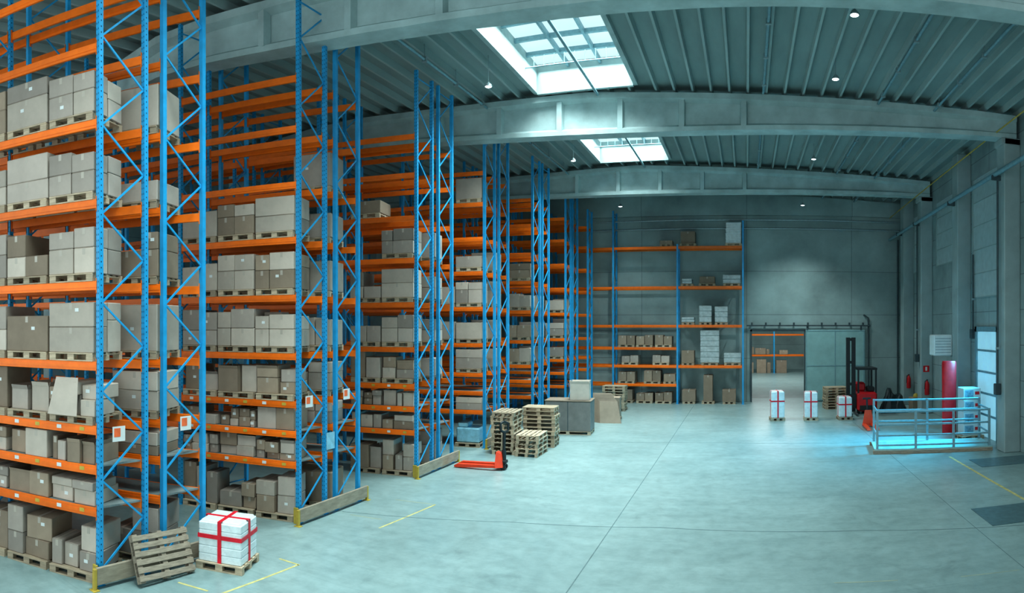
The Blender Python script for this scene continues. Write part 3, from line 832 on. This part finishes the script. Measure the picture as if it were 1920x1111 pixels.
# extinguishers on the column fronts
for q, (y, lab, nm) in enumerate(((31.24, 'red fire extinguisher on the column behind the heater', 'column behind the heater'), (34.94, 'red fire extinguisher on the column nearest the back corner', 'column nearest the back corner'))):
    xx = 9.0
    t = thing('fire_extinguisher', lab, 'fire extinguisher', (xx, y-.15, .95), 0, 'fire extinguishers')
    MB().lathe([(.1,0),(.12,.03),(.12,.55),(.08,.65),(.035,.7),(.035,.74)], 14).build('cylinder', M['redp'], t)
    MB().box(-.06, .06, .05, .151, .25, .4).build('wall_bracket', M['dgrey'], t)
    b = MB(); b.box(-.03,.03,-.1,.03,.74,.78); b.path([(0,0,.74),(-.12,-.04,.7),(-.14,-.05,.3)], .015); b.build('valve', M['black'], t)
    if q == 0:
        s = MB().box(xx-.16, xx+.16, y-.012, y, 2.1, 2.42).build('safety_sign', M['redp']); tag(s, 'red square fire sign on the ' + nm, 'sign')
        MB().box(xx-.05, xx+.05, y-.016, y-.012, 2.16, 2.36).build('white_symbol', M['paper'], s)

# reach truck
t = thing('reach_truck', 'black and red reach truck with tall mast parked by back door', 'forklift', (5.45, 32.0, 0))
for x in (-.34, -.06): MB().box(x-.09, x+.09, -.12, .12, .1, 3.85).build('mast', M['black'], t)
for z in (.5, 1.5, 2.6, 3.75): MB().box(-.4, 0, -.06, .06, z-.07, z+.07).build('crossbar', M['black'], t)
MB().box(-.45, .05, -.2, -.12, .3, 1.0).build('carriage', M['black'], t)
for x in (-.38, -.1): MB().box(x, x+.1, -1.2, -.12, .08, .13).build('fork', M['dgrey'], t)
b = MB(); b.cbox(.08, 1.1, -.4, .9, .15, 1.1, .09); b.cbox(.08, .6, .2, .9, 1.1, 1.55, .08); b.build('body', M['redp'], t)
MB().box(.2, 1.0, -.415, -.4, .2, .45).build('front_panel', M['black'], t)
MB().cbox(.65, 1.02, -.1, .5, 1.1, 1.35, .05).build('seat', M['black'], t)
b = MB()
for (x, y) in ((.14,-.3),(1.04,-.3),(.14,.85),(1.04,.85)): b.box(x-.04, x+.04, y-.04, y+.04, 1.05, 2.25)
b.box(.08, 1.1, -.36, .9, 2.22, 2.32); b.build('overhead_guard', M['black'], t)
for (x, y) in ((.1,-.1),(.95,-.1),(.5,.75)): MB().tube((x, y, .16), (x+.12, y, .16), .16, 16).build('wheel', M['black'], t)
# stacker by the railing
t = thing('pallet_truck', 'red hand pallet truck with upright handle left of the railing', 'pallet truck', (5.3, 27.6, 0), PI/2)
for sg in (-1, 1): MB().prism([(-1.15,.03),(0,.09),(0,.16),(-1.1,.12)], sg*.18-.08, sg*.18+.08).build('fork', M['jack'], t)
MB().hexa([(-.02,-.27,.05),(.25,-.2,.05),(.25,.2,.05),(-.02,.27,.05),(-.02,-.14,.75),(.18,-.12,.7),(.18,.12,.7),(-.02,.14,.75)]).build('body', M['jack'], t)
b = MB(); b.path([(.2,0,.6),(.3,0,1.2)], .04); b.tube((.3,-.18,1.22),(.3,.18,1.22),.04); b.build('handle', M['black'], t)
# dark sheeted heap and boxes beside it
b = MB(); NX, NY = 17, 11; hr = random.Random(4)
vs = []
for jy in range(NY):
    for ix in range(NX):
        u = ix/(NX-1)*2-1; v = jy/(NY-1)*2-1
        e = max(0, 1-abs(u)**3)*max(0, 1-abs(v)**3)
        hgt = e*(.75 + .5*math.exp(-((u+.35)/.3)**2) + .3*math.exp(-((u-.5)/.25)**2) + hr.uniform(-.1,.1))
        vs.append((u*.72 + (hr.uniform(-.03,.03)), v*.5, max(0, hgt)))
b.add(vs, [(jy*NX+ix, jy*NX+ix+1, (jy+1)*NX+ix+1, (jy+1)*NX+ix) for jy in range(NY-1) for ix in range(NX-1)])
tag(b.build('sheeted_heap', M['bag'], None, (7.5, 32.2, .002)), 'lumpy heap under black plastic sheet behind the railing', 'heap')
carton(8.8, 32.5, 0.001, .6, .6, .7, 'brown carton on the floor right of the black sheeted heap', None, .1, 'cardd')
tag(MB().lathe([(.15,0),(.16,.05),(.13,.14),(.06,.19),(.01,.2)], 14).build('safety_helmet', M['yellow'], None, (8.8, 32.5, .705)), 'yellow safety helmet on the carton beside the black heap', 'helmet')
# dock plates
for (x0, x1, y0, y1, lab) in ((7.2, 9.2, 18.7, 19.9, 'dark steel floor plate nearer the railing at right'), (5.3, 8.4, 13.1, 14.5, 'dark steel floor plate at the right edge, nearer the camera')):
    tag(MB().box(x0, x1, y0, y1, 0.0, .012).build('floor_plate', M['plate']), lab, 'floor plate', 'steel floor plates')

# floor lines
def line(p, q, w, lab, m='yline'):
    p = Vector((*p, .002)); q = Vector((*q, .002))
    b = MB(); d = (q-p).normalized(); n = Vector((-d.y, d.x, 0))*w/2
    b.add([p-n, q-n, q+n, p+n], [(0,1,2,3)])
    tag(b.build('floor_line', M[m]), lab, 'floor marking', 'yellow floor lines')
line((-7.6, 11.75), (-7.4, 14.0), .05, 'yellow floor line parallel to the end of second rack row')
line((-8.5, 13.9), (-7.42, 14.0), .04, 'short yellow floor line from the second rack row, farther edge', 'ydash')
line((-8.7, 12.2), (-7.9, 12.3), .04, 'faded yellow floor line close to the second rack row guard board', 'ydash')
line((-8.55, 6.95), (-7.95, 7.1), .05, 'short yellow floor line before the leaning pallet')
line((-7.72, 7.15), (-7.63, 9.05), .05, 'yellow floor line beside the nearest red-taped load')
line((-8.1, 9.05), (-7.6, 9.05), .05, 'short yellow floor line behind the nearest red-taped load')
line((6.76, 20.6), (6.86, 14.6), .09, 'long yellow floor line between the two steel floor plates')
for k in range(3): line((1.5+k*2.2, 10.9-k*.25), (2.6+k*2.2, 10.8-k*.25), .025, 'faded yellow dash on the open floor, %s from left' % ['first','second','third'][k], 'ydash')

# ------------------------------------------------------------------ ceiling services
LP = [(2.5, 14.7, 11.65), (2.6, 18.6, 11.65), (2.9, 27.6, 11.65), (3.0, 34.2, 10.9), (-7.6, 17.8, 11.65), (-7.5, 27.0, 11.65), (-6.8, 34.0, 10.9)]
LN = ['right side, just beyond the nearest roof beam', 'right side, before the middle roof beam', 'right side, before the farthest roof beam', 'right side, near the back wall', 'left of the near skylight', 'left of the far skylight', 'left side, near the back wall']
for (x, y, zl), nm in zip(LP, LN):
    t = thing('pendant_lamp', 'small round high bay lamp hanging ' + nm, 'lamp', (x, y, zl), 0, 'high bay lamps')
    MB().lathe([(.115,0),(.12,.02),(.09,.07),(.045,.11),(.03,.14),(.01,.15)], 18).build('shade', M['galv'], t)
    MB().lathe([(.02,-.02),(.07,-.015),(.10,.0)], 18).build('diffuser', M['lamp'], t)
    MB().tube((0,0,.14),(0,0,zs(x)-zl), .01, 6).build('stem', M['galv'], t)
for k, (x, z) in enumerate(((.55, 12.1), (4.4, 11.9), (6.3, 11.75), (-8.9, 12.1), (-5.0, 12.25))):
    t = thing('ceiling_pipe', '%s conduit running lengthwise under the roof panels' % ['second from left', 'third from left', 'rightmost', 'left of the skylights', 'skylight-crossing'][k], 'pipe', (x, 0, z), 0, 'ceiling conduits')
    for (ya, yb) in ((13.3, 21.1), (22.1, 31.1), (32.2, 37.2)):
        MB().tube((0, ya, 0), (0, yb, 0), .045, 8).build('pipe_run', M['rail'], t)
        for q in range(4):
            y = ya + .8 + q*(yb-ya-1.6)/3
            if k == 4 and any(a-.2 < y < b+.2 for a, b in SKY): continue
            c = MB(); c.box(-.07, .07, y-.04, y+.04, -.07, .07); c.tube((0,y,0),(0,y,zs(x)-z), .012, 6)
            c.build('hanger', M['galv'], t)
t = thing('wall_pipe', 'long grey pipe running along the right wall columns', 'pipe', (8.5, 0, 0))
MB().tube((0, 2, 9.9),(0, BW-.05, 9.6), .085, 10).build('pipe_run', M['rail'], t)
for y in cn: MB().box(-.1, .23, y-.05, y+.05, 9.55, 9.72).build('bracket', M['dgrey'], t)
tag(MB().tube((8.45, 2, 11.45),(8.5, BW-.05, 10.9), .028, 6).build('wall_cable', M['cable']), 'thin yellow cable strung along the top of right wall', 'cable')
for k, (x, za, zb) in enumerate(((9.0, 0, 9.6), (7.2, 0, 4.9))):
    b = MB(); b.tube((x, BW-.1, za), (x, BW-.1, zb), .05, 8)
    if k: b.path([(7.2, BW-.1, 4.9), (6.9, BW-.1, 5.1)], .05)
    tag(b.build('wall_pipe', M['dgrey']), ['tall dark pipe in the back right corner', 'dark pipe beside the sliding door'][k], 'pipe')
for k, z in enumerate((10.1, 10.6)):
    tag(MB().tube((-9, BW-.35, z), (9, BW-.35, z), .05, 8).build('wall_pipe', M['galv']), ['lower', 'upper'][k] + ' pipe across the top of the back wall', 'pipe')
for k, (x, y, z0, z1) in enumerate(((RW-.12, 21.75, 3.9, 8.0), (RW-.12, 25.0, 3.9, 7.4), (8.62, 20.85, 2.0, 9.7), (8.62, 31.6, 2.6, 9.6))):
    t = thing('wall_pipe', 'vertical conduit with fittings ' + ['on the near side of the daylit door', 'on the far side of the daylit door', 'on the column beside the railing', 'on the column under the farthest beam'][k], 'pipe', (x, y, 0))
    MB().tube((0,0,z0),(0,0,z1), .04, 8).build('pipe_run', M['dgrey'], t)
    MB().cbox(-.12, .1, -.1, .1, z0, z0+.4, .02).build('junction_box', M['dgrey'], t)
    MB().box(-.05, .115, -.06, .06, z0+1.6, z0+1.68).build('clamp', M['galv'], t)

# ------------------------------------------------------------------ light
def area(loc, sx, sy, e, col=(1,1,1), rot=(0,0,0), spread=180):
    l = bpy.data.lights.new('area', 'AREA'); l.shape = 'RECTANGLE'; l.size = sx; l.size_y = sy; l.energy = e; l.color = col
    l.spread = math.radians(spread)
    o = bpy.data.objects.new('added_light', l); C.objects.link(o); o.location = loc; o.rotation_euler = rot
    return o
for (ya, yb), e in zip(SKY, (700, 750, 800)):
    area((-5.43, (ya+yb)/2, 13.2), 3.2, yb-ya-.1, e, (.82,1,1), spread=110)  # added lamps under the panes give the daylight, narrow spread keeps them unseen
for (x, y, zl) in LP:
    back = y > 30
    l = bpy.data.lights.new('lamp', 'SPOT'); l.energy = 480 if not back else (1150 if x > 0 else 500); l.spot_size = 2.3 if not back else 2.0
    l.spot_blend = .9; l.shadow_soft_size = .08; l.color = (.85,1,1)
    o = bpy.data.objects.new('lamp_light', l); C.objects.link(o); o.location = (x, y, zl-.05)
area((RW-.2, 23.55, 3.4), 1.6, 2.0, 560, (.04,.62,1), (0, PI/2-.55, 0), 105)  # added cyan lamp by the right wall door for its floor glow
area((2, 52, 7.9), 6, 10, 900, (.9,1,1))  # added unseen lamp to light the next hall
w = bpy.data.worlds.new('World'); S.world = w; w.use_nodes = True
bg = w.node_tree.nodes['Background']; bg.inputs[0].default_value = (.81,.97,1,1); bg.inputs[1].default_value = 1.4

# ------------------------------------------------------------------ camera (stitched panorama: cylindrical)
cam = bpy.data.cameras.new('camera'); co = bpy.data.objects.new('camera', cam); C.objects.link(co)
co.location = (0,0,H); co.rotation_euler = (PI/2, 0, 440/1200)
cam.lens = 22.5; cam.sensor_width = 36; cam.clip_end = 500
cam.type = 'PANO'
for holder in (cam, getattr(cam, 'cycles', None)):
    if holder is None: continue
    try:
        holder.panorama_type = 'CENTRAL_CYLINDRICAL'
        holder.central_cylindrical_range_u_min = -.8; holder.central_cylindrical_range_u_max = .8
        holder.central_cylindrical_range_v_min = -499/1200; holder.central_cylindrical_range_v_max = 612/1200
        holder.central_cylindrical_radius = 1
        break
    except Exception as ex:
        print('PANO FAIL', ex)
S.camera = co
S.view_settings.view_transform = 'Standard'
S.view_settings.exposure = .2
try: S.view_settings.look = 'Medium High Contrast'
except Exception as ex: print('look', ex)
print('cartons', NB[0])
